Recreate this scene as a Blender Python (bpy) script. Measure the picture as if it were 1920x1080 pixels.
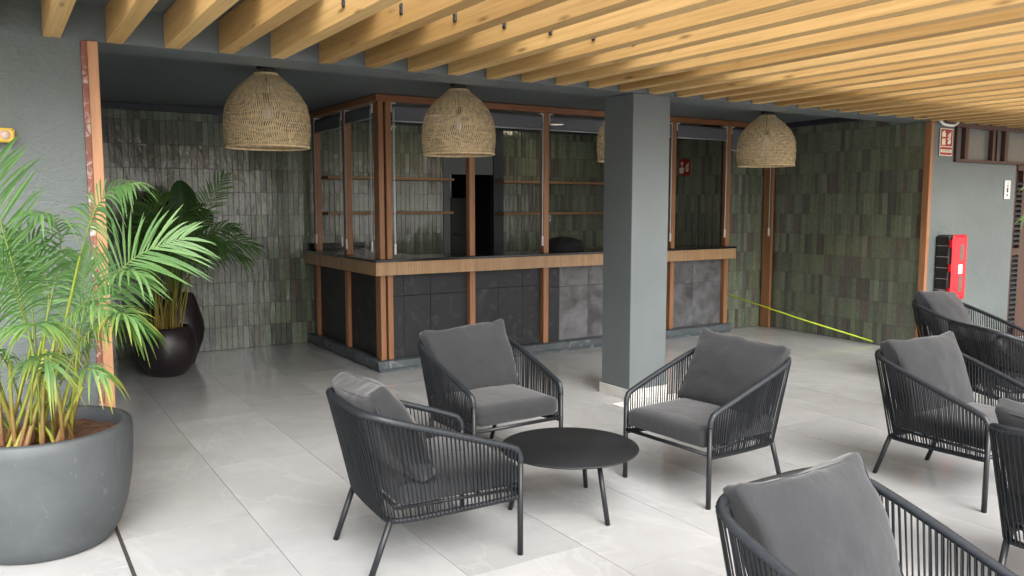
import bpy, math, random
from mathutils import Vector, Matrix, noise
R = math.radians
random.seed(7)
scene = bpy.context.scene
for o in list(bpy.data.objects): bpy.data.objects.remove(o)

# ------------------------------------------------------------------ camera
CAM = Vector((0.0, 0.0, 1.57))
FPX, YAW, PIT = 1539.2, 0.56302, 0.10122
FW = Vector((math.sin(YAW)*math.cos(PIT), math.cos(YAW)*math.cos(PIT), -math.sin(PIT)))
RT = Vector((math.cos(YAW), -math.sin(YAW), 0.0))
UP = RT.cross(FW)
cd = bpy.data.cameras.new('camera'); co = bpy.data.objects.new('camera', cd)
scene.collection.objects.link(co)
co.matrix_world = Matrix((( RT.x, UP.x, -FW.x, CAM.x), (RT.y, UP.y, -FW.y, CAM.y), (RT.z, UP.z, -FW.z, CAM.z), (0,0,0,1)))
cd.sensor_width = 36.0; cd.lens = FPX/1920*36.0; cd.clip_start = 0.05; cd.clip_end = 2000
scene.camera = co

# ------------------------------------------------------------------ sky, sun, exposure
SUN_EL, SUN_AZ = R(44), R(192)
w = bpy.data.worlds.new('World'); scene.world = w; w.use_nodes = True
nt = w.node_tree; nt.nodes.clear()
sky = nt.nodes.new('ShaderNodeTexSky'); sky.sky_type = 'NISHITA'; sky.sun_disc = False
sky.sun_elevation = SUN_EL; sky.sun_rotation = SUN_AZ; sky.air_density = 1.0; sky.dust_density = 4.0; sky.ozone_density = 1.0
hs = nt.nodes.new('ShaderNodeHueSaturation'); hs.inputs['Saturation'].default_value = 0.30
bg = nt.nodes.new('ShaderNodeBackground'); bg.inputs['Strength'].default_value = 0.15
wo = nt.nodes.new('ShaderNodeOutputWorld')
nt.links.new(sky.outputs[0], hs.inputs['Color']); nt.links.new(hs.outputs[0], bg.inputs['Color']); nt.links.new(bg.outputs[0], wo.inputs['Surface'])
sl = bpy.data.lights.new('sun', 'SUN'); sl.energy = 0.85; sl.angle = R(45); sl.color = (1.0, 0.99, 0.975)
so = bpy.data.objects.new('sun', sl); scene.collection.objects.link(so)
sdir = Vector((math.sin(SUN_AZ)*math.cos(SUN_EL), math.cos(SUN_AZ)*math.cos(SUN_EL), math.sin(SUN_EL)))
so.rotation_euler = sdir.to_track_quat('Z', 'Y').to_euler(); so.location = sdir*30
scene.view_settings.view_transform = 'Standard'; scene.view_settings.look = 'None'
scene.view_settings.exposure = 1.95; scene.view_settings.gamma = 1.0; scene.view_settings.use_curve_mapping = False
scene.render.engine = 'CYCLES'
scene.cycles.max_bounces = 8; scene.cycles.diffuse_bounces = 5; scene.cycles.glossy_bounces = 4
scene.cycles.transparent_max_bounces = 12; scene.cycles.caustics_reflective = False

# ------------------------------------------------------------------ pixel helpers
def ray(x, y): return FW + RT*((x-960)/FPX) - UP*((y-540)/FPX)
def onY(x, y, Y):
    d = ray(x, y); return CAM + d*((Y-CAM.y)/d.y)
def onX(x, y, X):
    d = ray(x, y); return CAM + d*((X-CAM.x)/d.x)

# ------------------------------------------------------------------ mesh helpers
col = scene.collection
class MB:
    def __init__(s): s.v = []; s.f = []; s.c = []
    def add(s, vs, fs, c=None):
        b = len(s.v); s.v += [tuple(p) for p in vs]; s.f += [tuple(b+i for i in q) for q in fs]
        if c is not None: s.c += [c]*len(vs)
        return s
    def box(s, x0, x1, y0, y1, z0, z1, c=None):
        vs = [(x0,y0,z0),(x1,y0,z0),(x1,y1,z0),(x0,y1,z0),(x0,y0,z1),(x1,y0,z1),(x1,y1,z1),(x0,y1,z1)]
        return s.add(vs, [(0,3,2,1),(4,5,6,7),(0,1,5,4),(1,2,6,5),(2,3,7,6),(3,0,4,7)], c)
    def bbox(s, x0, x1, y0, y1, z0, z1, r=0.004, c=None):
        # box with chamfered edges
        vs = []
        for a in (0,1):
            for b in (0,1):
                for d in (0,1):
                    X = (x0,x1)[a]; Y = (y0,y1)[b]; Z = (z0,z1)[d]
                    ix = (r,-r)[a]; iy = (r,-r)[b]; iz = (r,-r)[d]
                    vs += [(X, Y+iy, Z+iz), (X+ix, Y, Z+iz), (X+ix, Y+iy, Z)]
        def I(a,b,d,k): return ((a*2+b)*2+d)*3+k
        fs = []
        for a in (0,1):
            q = [I(a,0,0,0),I(a,1,0,0),I(a,1,1,0),I(a,0,1,0)]; fs.append(tuple(q if a else q[::-1]))
            q = [I(0,a,0,1),I(1,a,0,1),I(1,a,1,1),I(0,a,1,1)]; fs.append(tuple(q[::-1] if a else q))
            q = [I(0,0,a,2),I(1,0,a,2),I(1,1,a,2),I(0,1,a,2)]; fs.append(tuple(q if a else q[::-1]))
        for a in (0,1):
            for b in (0,1):
                fs.append((I(a,b,0,0),I(a,b,1,0),I(a,b,1,1),I(a,b,0,1)))
                fs.append((I(a,0,b,0),I(a,1,b,0),I(a,1,b,2),I(a,0,b,2)))
                fs.append((I(0,a,b,1),I(1,a,b,1),I(1,a,b,2),I(0,a,b,2)))
                for d in (0,1): fs.append((I(a,b,d,0),I(a,b,d,1),I(a,b,d,2)))
        return s.add(vs, fs, c)
    def tube(s, pts, r, n=8, caps=True, c=None, closed=False):
        pts = [Vector(p) for p in pts]; m = len(pts)
        rr = r if isinstance(r, (list, tuple)) else [r]*m
        vs = []; ref = None
        for i, p in enumerate(pts):
            if closed: t = (pts[(i+1)%m]-pts[i-1])
            else: t = pts[min(i+1,m-1)]-pts[max(i-1,0)]
            t.normalize()
            if ref is None:
                ref = Vector((0,0,1)) if abs(t.z) < 0.9 else Vector((1,0,0))
            u = (ref - t*ref.dot(t)); 
            if u.length < 1e-6: u = t.orthogonal()
            u.normalize(); v = t.cross(u); ref = u
            for k in range(n):
                a = 2*math.pi*k/n; vs.append(p+(u*math.cos(a)+v*math.sin(a))*rr[i])
        fs = []
        for i in range(m if closed else m-1):
            j = (i+1) % m
            for k in range(n):
                l = (k+1) % n; fs.append((i*n+k, i*n+l, j*n+l, j*n+k))
        if caps and not closed:
            fs.append(tuple(range(n))[::-1]); fs.append(tuple((m-1)*n+k for k in range(n)))
        return s.add(vs, fs, c)
    def lathe(s, prof, n=40, cx=0, cy=0, c=None):
        vs = []; fs = []; m = len(prof)
        for r, z in prof:
            for k in range(n):
                a = 2*math.pi*k/n; vs.append((cx+r*math.cos(a), cy+r*math.sin(a), z))
        for i in range(m-1):
            for k in range(n):
                l = (k+1) % n; fs.append((i*n+k, i*n+l, (i+1)*n+l, (i+1)*n+k))
        return s.add(vs, fs, c)
    def build(s, name, mat, parent=None, smooth=False, loc=None):
        me = bpy.data.meshes.new(name); me.from_pydata(s.v, [], s.f); me.update()
        if s.c and len(s.c) == len(s.v):
            at = me.color_attributes.new('Col', 'FLOAT_COLOR', 'POINT')
            for i, cc in enumerate(s.c): at.data[i].color = (cc[0], cc[1], cc[2], 1)
        if smooth:
            me.polygons.foreach_set('use_smooth', [True]*len(me.polygons))
        if mat: me.materials.append(mat)
        return obj(name, me, parent, loc)
def obj(name, me, parent=None, loc=None):
    o = bpy.data.objects.new(name, me); col.objects.link(o)
    if parent: o.parent = parent
    if loc is not None: o.location = loc
    return o
def tag(o, label=None, cat=None, group=None, kind=None):
    if label: o['label'] = label
    if cat: o['category'] = cat
    if group: o['group'] = group
    if kind: o['kind'] = kind
    return o
def thing(name, label, cat, loc=(0,0,0), rz=0.0, group=None):
    o = bpy.data.objects.new(name, None); col.objects.link(o)
    o.empty_display_size = 0.1; o.location = loc; o.rotation_euler = (0,0,rz)
    return tag(o, label, cat, group)
def copy_tree(o, parent=None):
    c = o.copy(); col.objects.link(c); c.parent = parent
    for ch in o.children: copy_tree(ch, c)
    return c
def bez(pts, n=24):
    # Catmull-Rom through control points
    P = [Vector(p) for p in pts]; P = [P[0]*2-P[1]] + P + [P[-1]*2-P[-2]]
    out = []; seg = len(P)-3
    for i in range(seg):
        k = max(2, n//seg)
        for j in range(k + (1 if i == seg-1 else 0)):
            t = j/k; a,b,c,d = P[i:i+4]
            out.append(0.5*((2*b)+(-a+c)*t+(2*a-5*b+4*c-d)*t*t+(-a+3*b-3*c+d)*t**3))
    return out

# ------------------------------------------------------------------ material helpers
class NT:
    def __init__(s, name):
        s.m = bpy.data.materials.new(name); s.m.use_nodes = True; s.t = s.m.node_tree; s.t.nodes.clear()
        s.out = s.n('ShaderNodeOutputMaterial'); s.p = s.n('ShaderNodeBsdfPrincipled'); s.l(s.p, 0, s.out, 0)
    def n(s, ty, **kw):
        x = s.t.nodes.new(ty)
        for k, v in kw.items(): setattr(x, k, v)
        return x
    def l(s, a, ao, b, bi): s.t.links.new(a.outputs[ao], b.inputs[bi])
    def co(s, kind='Object', scale=(1,1,1), rand=False, rot=(0,0,0)):
        tc = s.n('ShaderNodeTexCoord'); mp = s.n('ShaderNodeMapping'); mp.inputs['Scale'].default_value = scale; mp.inputs['Rotation'].default_value = rot
        s.l(tc, kind, mp, 0)
        if rand:
            oi = s.n('ShaderNodeObjectInfo'); mu = s.n('ShaderNodeMath', operation='MULTIPLY'); mu.inputs[1].default_value = 37.0
            s.l(oi, 'Random', mu, 0); s.l(mu, 0, mp, 1)
        return mp
    def noise(s, vec, scale, detail=4, rough=0.55, dist=0.0):
        x = s.n('ShaderNodeTexNoise'); x.inputs['Scale'].default_value = scale; x.inputs['Detail'].default_value = detail
        x.inputs['Roughness'].default_value = rough; x.inputs['Distortion'].default_value = dist
        if vec: s.l(vec, 0, x, 'Vector')
        return x
    def ramp(s, src, stops, out='Fac'):
        r = s.n('ShaderNodeValToRGB'); e = r.color_ramp.elements
        while len(e) < len(stops): e.new(0.5)
        for i, (p, c) in enumerate(stops):
            e[i].position = p; e[i].color = (c, c, c, 1) if isinstance(c, (int, float)) else (c[0], c[1], c[2], 1)
        s.l(src, out, r, 0); return r
    def mix(s, f, a, b, mode='MIX'):
        x = s.n('ShaderNodeMix', data_type='RGBA', blend_type=mode)
        for i, v in ((0, f), (6, a), (7, b)):
            if isinstance(v, (int, float)): x.inputs[i].default_value = v
            elif isinstance(v, tuple): x.inputs[i].default_value = (v[0], v[1], v[2], 1)
            else: s.l(v[0] if isinstance(v, list) else v, v[1] if isinstance(v, list) else 0, x, i)
        return x
    def bump(s, h, strength, dist=0.01, ho=0, prev=None):
        b = s.n('ShaderNodeBump'); b.inputs['Strength'].default_value = strength; b.inputs['Distance'].default_value = dist
        s.l(h, ho, b, 'Height')
        if prev: s.l(prev, 0, b, 'Normal')
        s.l(b, 0, s.p, 'Normal'); return b
    def set(s, **kw):
        for k, v in kw.items():
            k = {'rough':'Roughness','metal':'Metallic','spec':'Specular IOR Level','base':'Base Color','coat':'Coat Weight','sheen':'Sheen Weight'}[k]
            s.p.inputs[k].default_value = (v[0],v[1],v[2],1) if isinstance(v, tuple) else v
        return s
def C2(x): return [x, 2]   # colour output of a Mix node

def m_plain(name, c, rough=0.5, metal=0.0, var=0.15, scale=18, bump=0.0, spec=0.5):
    n = NT(name); v = n.co(); t = n.noise(v, scale, 5)
    r = n.ramp(t, [(0.3, tuple(x*(1-var) for x in c)), (0.7, tuple(min(1, x*(1+var)) for x in c))])
    n.l(r, 0, n.p, 'Base Color'); n.set(rough=rough, metal=metal, spec=spec)
    if bump: n.bump(t, bump, 0.01)
    return n.m
def m_paint(name, c, plaster=False):
    n = NT(name); v = n.co(); t = n.noise(v, 1.6, 5, 0.6); t2 = n.noise(v, 30, 5, 0.65)
    r = n.ramp(t, [(0.3, tuple(x*0.90 for x in c)), (0.72, tuple(x*1.08 for x in c))])
    n.set(rough=0.48)
    if plaster:
        v2 = n.co(scale=(1, 1, 1.7)); t3 = n.noise(v2, 16, 7, 0.62, 0.8)
        sc = n.n('ShaderNodeTexVoronoi', feature='DISTANCE_TO_EDGE'); sc.inputs['Scale'].default_value = 9; n.l(v2, 0, sc, 0)
        t4 = n.noise(v2, 55, 4, 0.6)
        pit = n.ramp(t4, [(0.60, 0.0), (0.72, 1.0)])
        mx = n.mix(pit, r, tuple(x*0.62 for x in c)); n.l(mx, 2, n.p, 'Base Color')
        b1 = n.bump(t3, 0.42, 0.02); n.bump(t4, 0.30, 0.006, prev=b1); n.set(rough=0.55)
    else:
        n.l(r, 0, n.p, 'Base Color'); n.bump(t2, 0.06, 0.004)
    return n.m
def m_wood(name, dark, light, axis='z', scale=1.0, rough=0.45, knots=False, contrast=1.0, rand=True):
    n = NT(name)
    st = {'x': (0.5,11,11), 'y': (11,0.5,11), 'z': (11,11,0.5)}[axis]
    if knots: st = (26,0.55,26)
    v = n.co(scale=tuple(x*scale for x in st), rand=rand); g = n.noise(v, 2.2, 7, 0.62, 0.25 if knots else 0.9)
    v2 = n.co(scale=tuple(x*scale*3.5 for x in st), rand=rand); g2 = n.noise(v2, 3.0, 4, 0.6)
    base = n.ramp(g, [(0.28, dark), (0.5, tuple((a+b)/2 for a, b in zip(dark, light))), (0.75, light)])
    f2 = n.ramp(g2, [(0.35, 0.72), (0.6, 1.0)])
    c = n.mix(0.55*contrast, base, f2, 'MULTIPLY')
    last = c
    if knots:
        vk = n.co(scale={'x': (1.3,9,9), 'y': (13,2.6,13), 'z': (9,9,1.3)}[axis], rand=rand)
        k = n.n('ShaderNodeTexVoronoi'); k.inputs['Scale'].default_value = 0.85; k.inputs['Randomness'].default_value = 1.0; n.l(vk, 0, k, 0)
        kr = n.ramp(k, [(0.05, 0.9), (0.10, 0.45), (0.16, 0.0)], 'Distance')
        last = n.mix(kr, C2(c), tuple(x*0.42 for x in dark))
        oi = n.n('ShaderNodeObjectInfo'); rr = n.ramp(oi, [(0, (0.68,0.62,0.53)), (0.5, (0.92,0.89,0.85)), (1, (1.05,1.05,1.05))], 'Random')
        last = n.mix(1.0, C2(last), rr, 'MULTIPLY')
    n.l(last, 2, n.p, 'Base Color'); n.set(rough=rough); n.bump(g2, 0.12, 0.003)
    return n.m
def m_glaze(name, joined):
    n = NT(name)
    v = n.co(rand=not joined)
    if joined:
        a = n.n('ShaderNodeVertexColor', layer_name='Col'); cs = a; ci = 0
    else:
        a = n.n('ShaderNodeObjectInfo'); cs = a; ci = 1
    t = n.noise(v, 26, 4, 0.6, 0.4); vv = n.co(scale=(1,1,0.35), rand=not joined); t2 = n.noise(vv, 22, 3, 0.5)
    r = n.ramp(t, [(0.3, 0.78), (0.7, 1.12)])
    m = n.mix(1.0, [cs, ci], r, 'MULTIPLY'); n.l(m, 2, n.p, 'Base Color')
    b = n.bump(t2, 0.36, 0.012); n.bump(t, 0.12, 0.006, prev=b)
    n.set(rough=0.15, spec=0.9)
    return n.m
def m_floor(name):
    n = NT(name); v = n.co(rand=True); v2 = n.co(scale=(1,0.55,1), rand=True, rot=(0,0,0.5))
    c1 = n.noise(v, 1.7, 6, 0.6, 0.6); base = n.ramp(c1, [(0.3, (0.365,0.368,0.366)), (0.52, (0.405,0.408,0.405)), (0.72, (0.44,0.443,0.44))])
    vn = n.noise(v2, 0.75, 8, 0.60, 1.3); vr = n.ramp(vn, [(0.484, 0.0), (0.5, 0.26), (0.516, 0.0)])
    m1 = n.mix(vr, base, (0.54,0.54,0.535))
    dn = n.noise(v2, 1.5, 6, 0.6, 0.8); dr = n.ramp(dn, [(0.55, 0.0), (0.72, 0.28)])
    m2 = n.mix(dr, C2(m1), (0.27,0.265,0.25))
    sp = n.noise(v, 70, 2, 0.5); sr = n.ramp(sp, [(0.74, 0.0), (0.80, 0.35)])
    m3 = n.mix(sr, C2(m2), (0.36,0.34,0.31))
    oi = n.n('ShaderNodeObjectInfo'); orr = n.ramp(oi, [(0, 0.92), (1, 1.06)], 'Random'); m4 = n.mix(1.0, C2(m3), orr, 'MULTIPLY')
    n.l(m4, 2, n.p, 'Base Color')
    rn = n.noise(v, 3.0, 5, 0.6); rr = n.ramp(rn, [(0.3, 0.08), (0.7, 0.15)]); n.l(rr, 0, n.p, 'Roughness'); n.set(spec=0.45)
    return n.m
def m_fabric(name, c):
    n = NT(name); v = n.co(); t = n.noise(v, 5, 5, 0.6); r = n.ramp(t, [(0.3, tuple(x*0.86 for x in c)), (0.7, tuple(x*1.12 for x in c))])
    wv = n.n('ShaderNodeTexWave', bands_direction='X'); wv.inputs['Scale'].default_value = 160; wv.inputs['Distortion'].default_value = 1.5; n.l(v, 0, wv, 0)
    wz = n.n('ShaderNodeTexWave', bands_direction='Z'); wz.inputs['Scale'].default_value = 160; wz.inputs['Distortion'].default_value = 1.5; n.l(v, 0, wz, 0)
    ad = n.mix(0.5, wv, wz); lint = n.noise(v, 90, 2, 0.5); lr = n.ramp(lint, [(0.74, 0.0), (0.79, 0.6)])
    mm = n.mix(lr, r, tuple(min(1, x*2.4) for x in c)); n.l(mm, 2, n.p, 'Base Color')
    b = n.bump(ad, 0.12, 0.002, ho=2); t3 = n.noise(v, 9, 4, 0.55); n.bump(t3, 0.30, 0.02, prev=b)
    n.set(rough=0.9, spec=0.2, sheen=0.25); return n.m
def m_cement(name, base, patch, amount, sc=1.0):
    n = NT(name); v = n.co(rand=True); a = n.noise(v, 2.6*sc, 7, 0.62, 0.5); b = n.noise(v, 7*sc, 6, 0.60, 0.6 if sc < 1 else 1.2)
    r = n.ramp(a, [(0.3, tuple(x*0.75 for x in base)), (0.7, tuple(x*1.3 for x in base))])
    pr = n.ramp(b, [(0.36, 0.0), (0.70, 0.85)] if sc < 1 else [(0.62-amount*0.35, 0.0), (0.78-amount*0.33, 1.0)])
    m = n.mix(pr, r, patch)
    s = n.noise(v, 60, 3, 0.6); sr = n.ramp(s, [(0.70, 0.0), (0.76, 0.7)]); m2 = n.mix(sr, C2(m), tuple(min(1, x*2.2+0.04) for x in base))
    n.l(m2, 2, n.p, 'Base Color'); n.set(rough=0.55); n.bump(b, 0.15, 0.006); return n.m
def m_leaf(name):
    n = NT(name); a = n.n('ShaderNodeVertexColor', layer_name='Col')
    n.l(a, 0, n.p, 'Base Color'); n.set(rough=0.38, spec=0.45)
    tr = n.n('ShaderNodeBsdfTranslucent'); hsv = n.n('ShaderNodeHueSaturation'); hsv.inputs['Value'].default_value = 1.5; n.l(a, 0, hsv, 'Color'); n.l(hsv, 0, tr, 0)
    mx = n.n('ShaderNodeMixShader'); mx.inputs[0].default_value = 0.28; n.l(n.p, 0, mx, 1); n.l(tr, 0, mx, 2); n.l(mx, 0, n.out, 0)
    return n.m
def m_emit(name, c, s):
    n = NT(name); n.set(base=c); n.p.inputs['Emission Color'].default_value = (*c, 1); n.p.inputs['Emission Strength'].default_value = s; return n.m

GREY = (0.126, 0.147, 0.150)
M = dict(
 floor=m_floor('porcelain_tile'), grout=m_plain('grout', (0.085,0.08,0.075), 0.8), joint=m_plain('dirty_joint', (0.035,0.03,0.026), 0.9, var=0.5, scale=40),
 ground=m_plain('paving', (0.34,0.335,0.32), 0.8, var=0.1, scale=0.6),
 paint=m_paint('grey_paint', GREY), plaster=m_paint('grey_plaster', (0.136,0.158,0.154), True), cornice=m_plain('dark_cornice', (0.03,0.035,0.045), 0.5),
 ceil=m_paint('ceiling_paint', (0.115,0.138,0.144)), white=m_plain('white_plastic', (0.75,0.75,0.73), 0.4, var=0.05), skirting=m_plain('skirting_porcelain', (0.62,0.61,0.58), 0.35, var=0.12, scale=8),
 glaze=m_glaze('green_glaze', False), glazej=m_glaze('green_glaze_rows', True), tgrout=m_plain('tile_grout', (0.03,0.033,0.028), 0.85),
 pine=m_wood('pine', (0.52,0.315,0.115), (0.74,0.51,0.22), 'y', 1.0, 0.5, knots=True, contrast=0.55), post=m_wood('iroko', (0.26,0.115,0.052), (0.43,0.21,0.098), 'z', 1.4, 0.42),
 beamw=m_wood('iroko_beam', (0.22,0.085,0.036), (0.36,0.15,0.065), 'x', 1.4, 0.42), veneer=m_wood('veneer', (0.33,0.195,0.095), (0.52,0.335,0.185), 'z', 1.2, 0.4, contrast=1.0, rand=False),
 shelf=m_wood('shelf_wood', (0.25,0.13,0.055), (0.42,0.25,0.12), 'x', 1.3, 0.45), trim=m_wood('trim_wood', (0.44,0.21,0.10), (0.60,0.32,0.17), 'z', 0.9, 0.5, contrast=0.5), brownwood=m_wood('brown_wood', (0.045,0.018,0.010), (0.10,0.042,0.024), 'z', 1.2, 0.5),
 peel=m_cement('peeling_red_paint', (0.24,0.085,0.06), (0.62,0.58,0.52), 0.25, sc=2.6),
 board=m_cement('black_board', (0.014,0.015,0.0175), (0.045,0.048,0.052), 0.22), raw=m_cement('raw_concrete_board', (0.060,0.060,0.063), (0.215,0.22,0.23), 0.50, sc=0.5),
 plinth=m_cement('plinth_paint', (0.075,0.090,0.100), (0.24,0.265,0.275), 0.22), slab=m_plain('black_stone', (0.012,0.012,0.014), 0.18, var=0.3, scale=30),
 fabric=m_fabric('charcoal_fabric', (0.0305,0.032,0.0345)), rope=m_plain('rope', (0.010,0.012,0.015), 0.55, var=0.25, scale=60, spec=0.35), metal=m_plain('black_metal', (0.010,0.0115,0.014), 0.42, var=0.1),
 tabletop=m_cement('table_ceramic', (0.0045,0.006,0.0075), (0.009,0.011,0.0125), 0.3), potgrey=m_cement('planter_grey', (0.066,0.074,0.079), (0.15,0.16,0.165), 0.0), potdark=m_plain('planter_dark', (0.022,0.015,0.018), 0.36, var=0.25, scale=9, bump=0.05),
 soil=m_plain('soil', (0.11,0.048,0.024), 0.95, var=0.5, scale=25, bump=0.8), leaf=m_leaf('palm_leaf'), cane=m_leaf('palm_cane'),
 rattan=m_plain('rattan', (0.76,0.59,0.35), 0.6, var=0.2, scale=30), blacks=m_plain('black_satin', (0.010,0.010,0.011), 0.4, var=0.1), bulb=m_plain('bulb_glass', (0.80,0.80,0.78), 0.2, var=0.02),
 red=m_plain('red_plastic', (0.62,0.012,0.022), 0.32, var=0.06), redsign=m_plain('sign_red', (0.36,0.008,0.012), 0.4, var=0.05), cream=m_plain('sign_cream', (0.80,0.78,0.60), 0.5, var=0.03), slot=m_plain('slot_grey', (0.12,0.10,0.075), 0.3),
 railrope_sheen=m_plain('rail_rope_painted_sheen', (0.017,0.021,0.026), 0.42, var=0.25, scale=60, spec=0.5), tape=m_plain('strap_yellow_green', (0.52,0.68,0.03), 0.5, var=0.08), yellow=m_plain('yellow_plastic', (0.72,0.47,0.07), 0.4, var=0.1), pinkc=m_plain('button_pale', (0.62,0.45,0.38), 0.5), rib=m_plain('rib_grey', (0.22,0.22,0.225), 0.4),  # rail rope lighter and bluer than the cords: sheen put into the colour
 bag=m_plain('black_bag', (0.0035,0.0035,0.005), 0.85, var=0.3, scale=12, bump=0.4), alu=m_plain('pale_metal', (0.50,0.51,0.52), 0.35, var=0.05, metal=0.3),
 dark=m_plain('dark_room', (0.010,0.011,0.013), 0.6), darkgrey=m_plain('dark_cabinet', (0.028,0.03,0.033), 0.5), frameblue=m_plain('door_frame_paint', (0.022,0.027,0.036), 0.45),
 lamp=m_emit('downlight', (1.0,0.86,0.62), 7.0), glass_reflection_grey=m_plain('pane', (0.15,0.17,0.175), 0.12, var=0.05, spec=0.8),  # pane grey puts the reflection on the glass into the base colour
)
# screen fabric of the blinds lets a little light through
n = NT('screen_fabric'); n.set(base=(0.17,0.18,0.20), rough=0.7); tr = n.n('ShaderNodeBsdfTransparent'); mx = n.n('ShaderNodeMixShader'); mx.inputs[0].default_value = 0.16
n.l(n.p, 0, mx, 1); n.l(tr, 0, mx, 2); n.l(mx, 0, n.out, 0); M['screen'] = n.m

# ================================================================== STRUCTURE
YF = 4.98            # front plane of building
ZB = 2.435           # underside of beam and rafters
ZC = 2.58            # recessed ceiling
YW = 9.12            # back wall face
XR = 8.46            # right tiled wall face
tag(MB().box(-300, 300, -300, 300, -0.6, -0.03).build('ground', M['ground']), kind='structure')
fl = tag(MB().box(-2.8, 12.4, -3.2, 9.3, -0.02, -0.0022).build('floor', M['grout']), kind='structure')
tilecache = {}
for k in range(-5, 19):
    x0 = 0.43+0.6*k; off = 0.52 if k % 2 == 0 else 0.21
    j = -3
    while True:
        y0 = off+1.2*j; y1 = y0+1.2; j += 1
        if y0 >= YW: break
        if y1 <= -2.6: continue
        y1 = min(y1, YW)
        L = round(y1-y0, 3)
        if L < 0.03: continue
        if L not in tilecache:
            b = MB().box(0.0016, 0.5984, 0.0016, L-0.0016, -0.010, 0.0)
            o = b.build('floor_tile', M['floor'], fl); tilecache[L] = o.data
        else: o = obj('floor_tile', tilecache[L], fl)
        o.location = (x0, y0, random.uniform(-0.0006, 0.0004))
tag(MB().box(0.4215, 0.4385, 1.2, 4.42, -0.006, 0.0012).build('floor_joint', M['joint'], fl), kind='stuff')

# ceiling and envelope
tag(MB().box(-3, 10.4, 5.3, 9.4, ZC, ZC+0.2).build('ceiling', M['ceil']), kind='structure')
bm = MB().box(0.4435, 22, YF, 5.3, ZB, 3.0).build('ceiling_beam', M['paint']); tag(bm, 'dark grey painted beam that the timber rafters butt against', 'beam')
tag(MB().box(-3.5, 22, 4.0, YF-0.002, 2.622, 3.0).build('roof_eave', M['paint']), 'dark grey eave slab lying over the inner ends of the rafters', 'eave')
tag(MB().box(-3.5, 22, YF, 5.3, 3.003, 6.2).build('sky_block_wall', M['paint']), 'unseen grey upper wall added above the pergola to block the sky', 'wall')  # out of view, added to block the sky over the eave

lw = MB().box(-3.5, 0.443, YF, 5.28, -0.02, 3.0).build('plaster_wall', M['plaster']); tag(lw, 'rough grey plaster wall behind the big potted palm', 'wall')
tag(MB().box(0.02, 0.16, 5.281, YW-0.001, -0.02, ZC-0.001).build('side_wall', M['paint']), 'grey side wall hidden behind the plaster wall', 'wall')
t = thing('corner_trim', 'orange wood corner post with peeling red strip on the plaster wall edge', 'trim', (0.45, YF, 0))
MB().bbox(0.0225, 0.0735, -0.035, 0.16, 0, ZB-0.004, 0.003).build('post', M['trim'], t)
MB().box(-0.006, 0.0215, -0.014, 0.10, 0, ZB-0.003).build('peeling_strip', M['peel'], t)

# ---- tiled walls
TW, TH = 0.0595, 0.2425
PAL = [(0.135,0.172,0.112),(0.120,0.150,0.100),(0.152,0.188,0.128),(0.112,0.126,0.100),(0.092,0.102,0.085),(0.165,0.200,0.140),(0.128,0.160,0.108),(0.142,0.172,0.118),(0.112,0.106,0.090),(0.140,0.176,0.118)]
def tile_mesh(name='tile'):
    m = MB().bbox(0.0014, TW-0.0014, -0.0085, 0.004, 0.0014, TH-0.0014, 0.0008)
    o = m.build(name, M['glaze']); me = o.data; bpy.data.objects.remove(o); return me
TME = tile_mesh()
def tile_wall(parent, origin, du, dn, ulen, zlen, indiv, skip=None, darken=1.0):
    """origin: start point at floor, du: unit direction along wall, dn: outward normal. indiv(u) -> True: own object"""
    du = Vector(du); dn = Vector(dn); stuff = MB(); ncol = int(ulen/TW)+1; nrow = int(zlen/TH)+1
    rot = Matrix((( du.x, -dn.x, 0), (du.y, -dn.y, 0), (0, 0, 1)))
    cnt = 0
    for r in range(nrow):
        z0 = r*TH; h = min(TH, zlen-z0)
        if h < 0.02: continue
        jit = random.uniform(-0.012, 0.012)
        for c in range(ncol):
            u0 = c*TW; wd = min(TW, ulen-u0)
            if wd < 0.012: continue
            if skip and skip(u0+wd/2, z0+h/2): continue
            cc = random.choice(PAL); k = random.uniform(0.86, 1.14)*1.12*darken; cc = (cc[0]*k*1.02, cc[1]*k*0.97, cc[2]*k*0.99)
            p = Vector(origin) + du*u0 + Vector((0,0,z0))
            tx = random.gauss(0, 0.010); tz = random.gauss(0, 0.016)
            prd = random.uniform(-0.0012, 0.0012)
            if h > TH-0.001 and wd > TW-0.001 and indiv(u0, r) and cnt < 300:
                o = obj('tile', TME, parent); cnt += 1
                o.matrix_world = Matrix.Translation(p+dn*prd) @ rot.to_4x4() @ Matrix.Translation((TW/2,0,TH/2)) @ Matrix.Rotation(tx,4,'X') @ Matrix.Rotation(tz,4,'Z') @ Matrix.Translation((-TW/2,0,-TH/2))
                o.color = (*cc, 1)
            else:
                b = MB().bbox(0.0014, wd-0.0014, -0.0085, 0.004, 0.0014, h-0.0014, 0.0008)
                mt = rot.to_4x4() @ Matrix.Rotation(tx,4,'X') @ Matrix.Rotation(tz,4,'Z')
                stuff.add([p+dn*prd+(mt @ Vector(v)) for v in b.v], b.f, cc)
    if stuff.v: tag(stuff.build('tile_rows', M['glazej'], parent), kind='stuff')
ZT = 2.515
bw = MB().box(-0.0, 4.80, YW, 9.3, -0.02, ZC-0.001); bw.box(5.60, 7.9, YW, 9.3, -0.02, ZC-0.001); bw.box(4.80, 5.60, YW, 9.3, ZT, ZC-0.001)
bw = bw.build('tiled_wall', M['tgrout']); tag(bw, 'back wall of glossy green handmade tiles behind the dark potted palm and bar', 'wall')
tile_wall(bw, (0.6, YW-0.002, 0.002), (1,0,0), (0,-1,0), 7.13, ZT, lambda u, r: 0.42 < u < 2.36, skip=lambda u, z: 4.74 < 0.6+u < 5.62)
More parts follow.
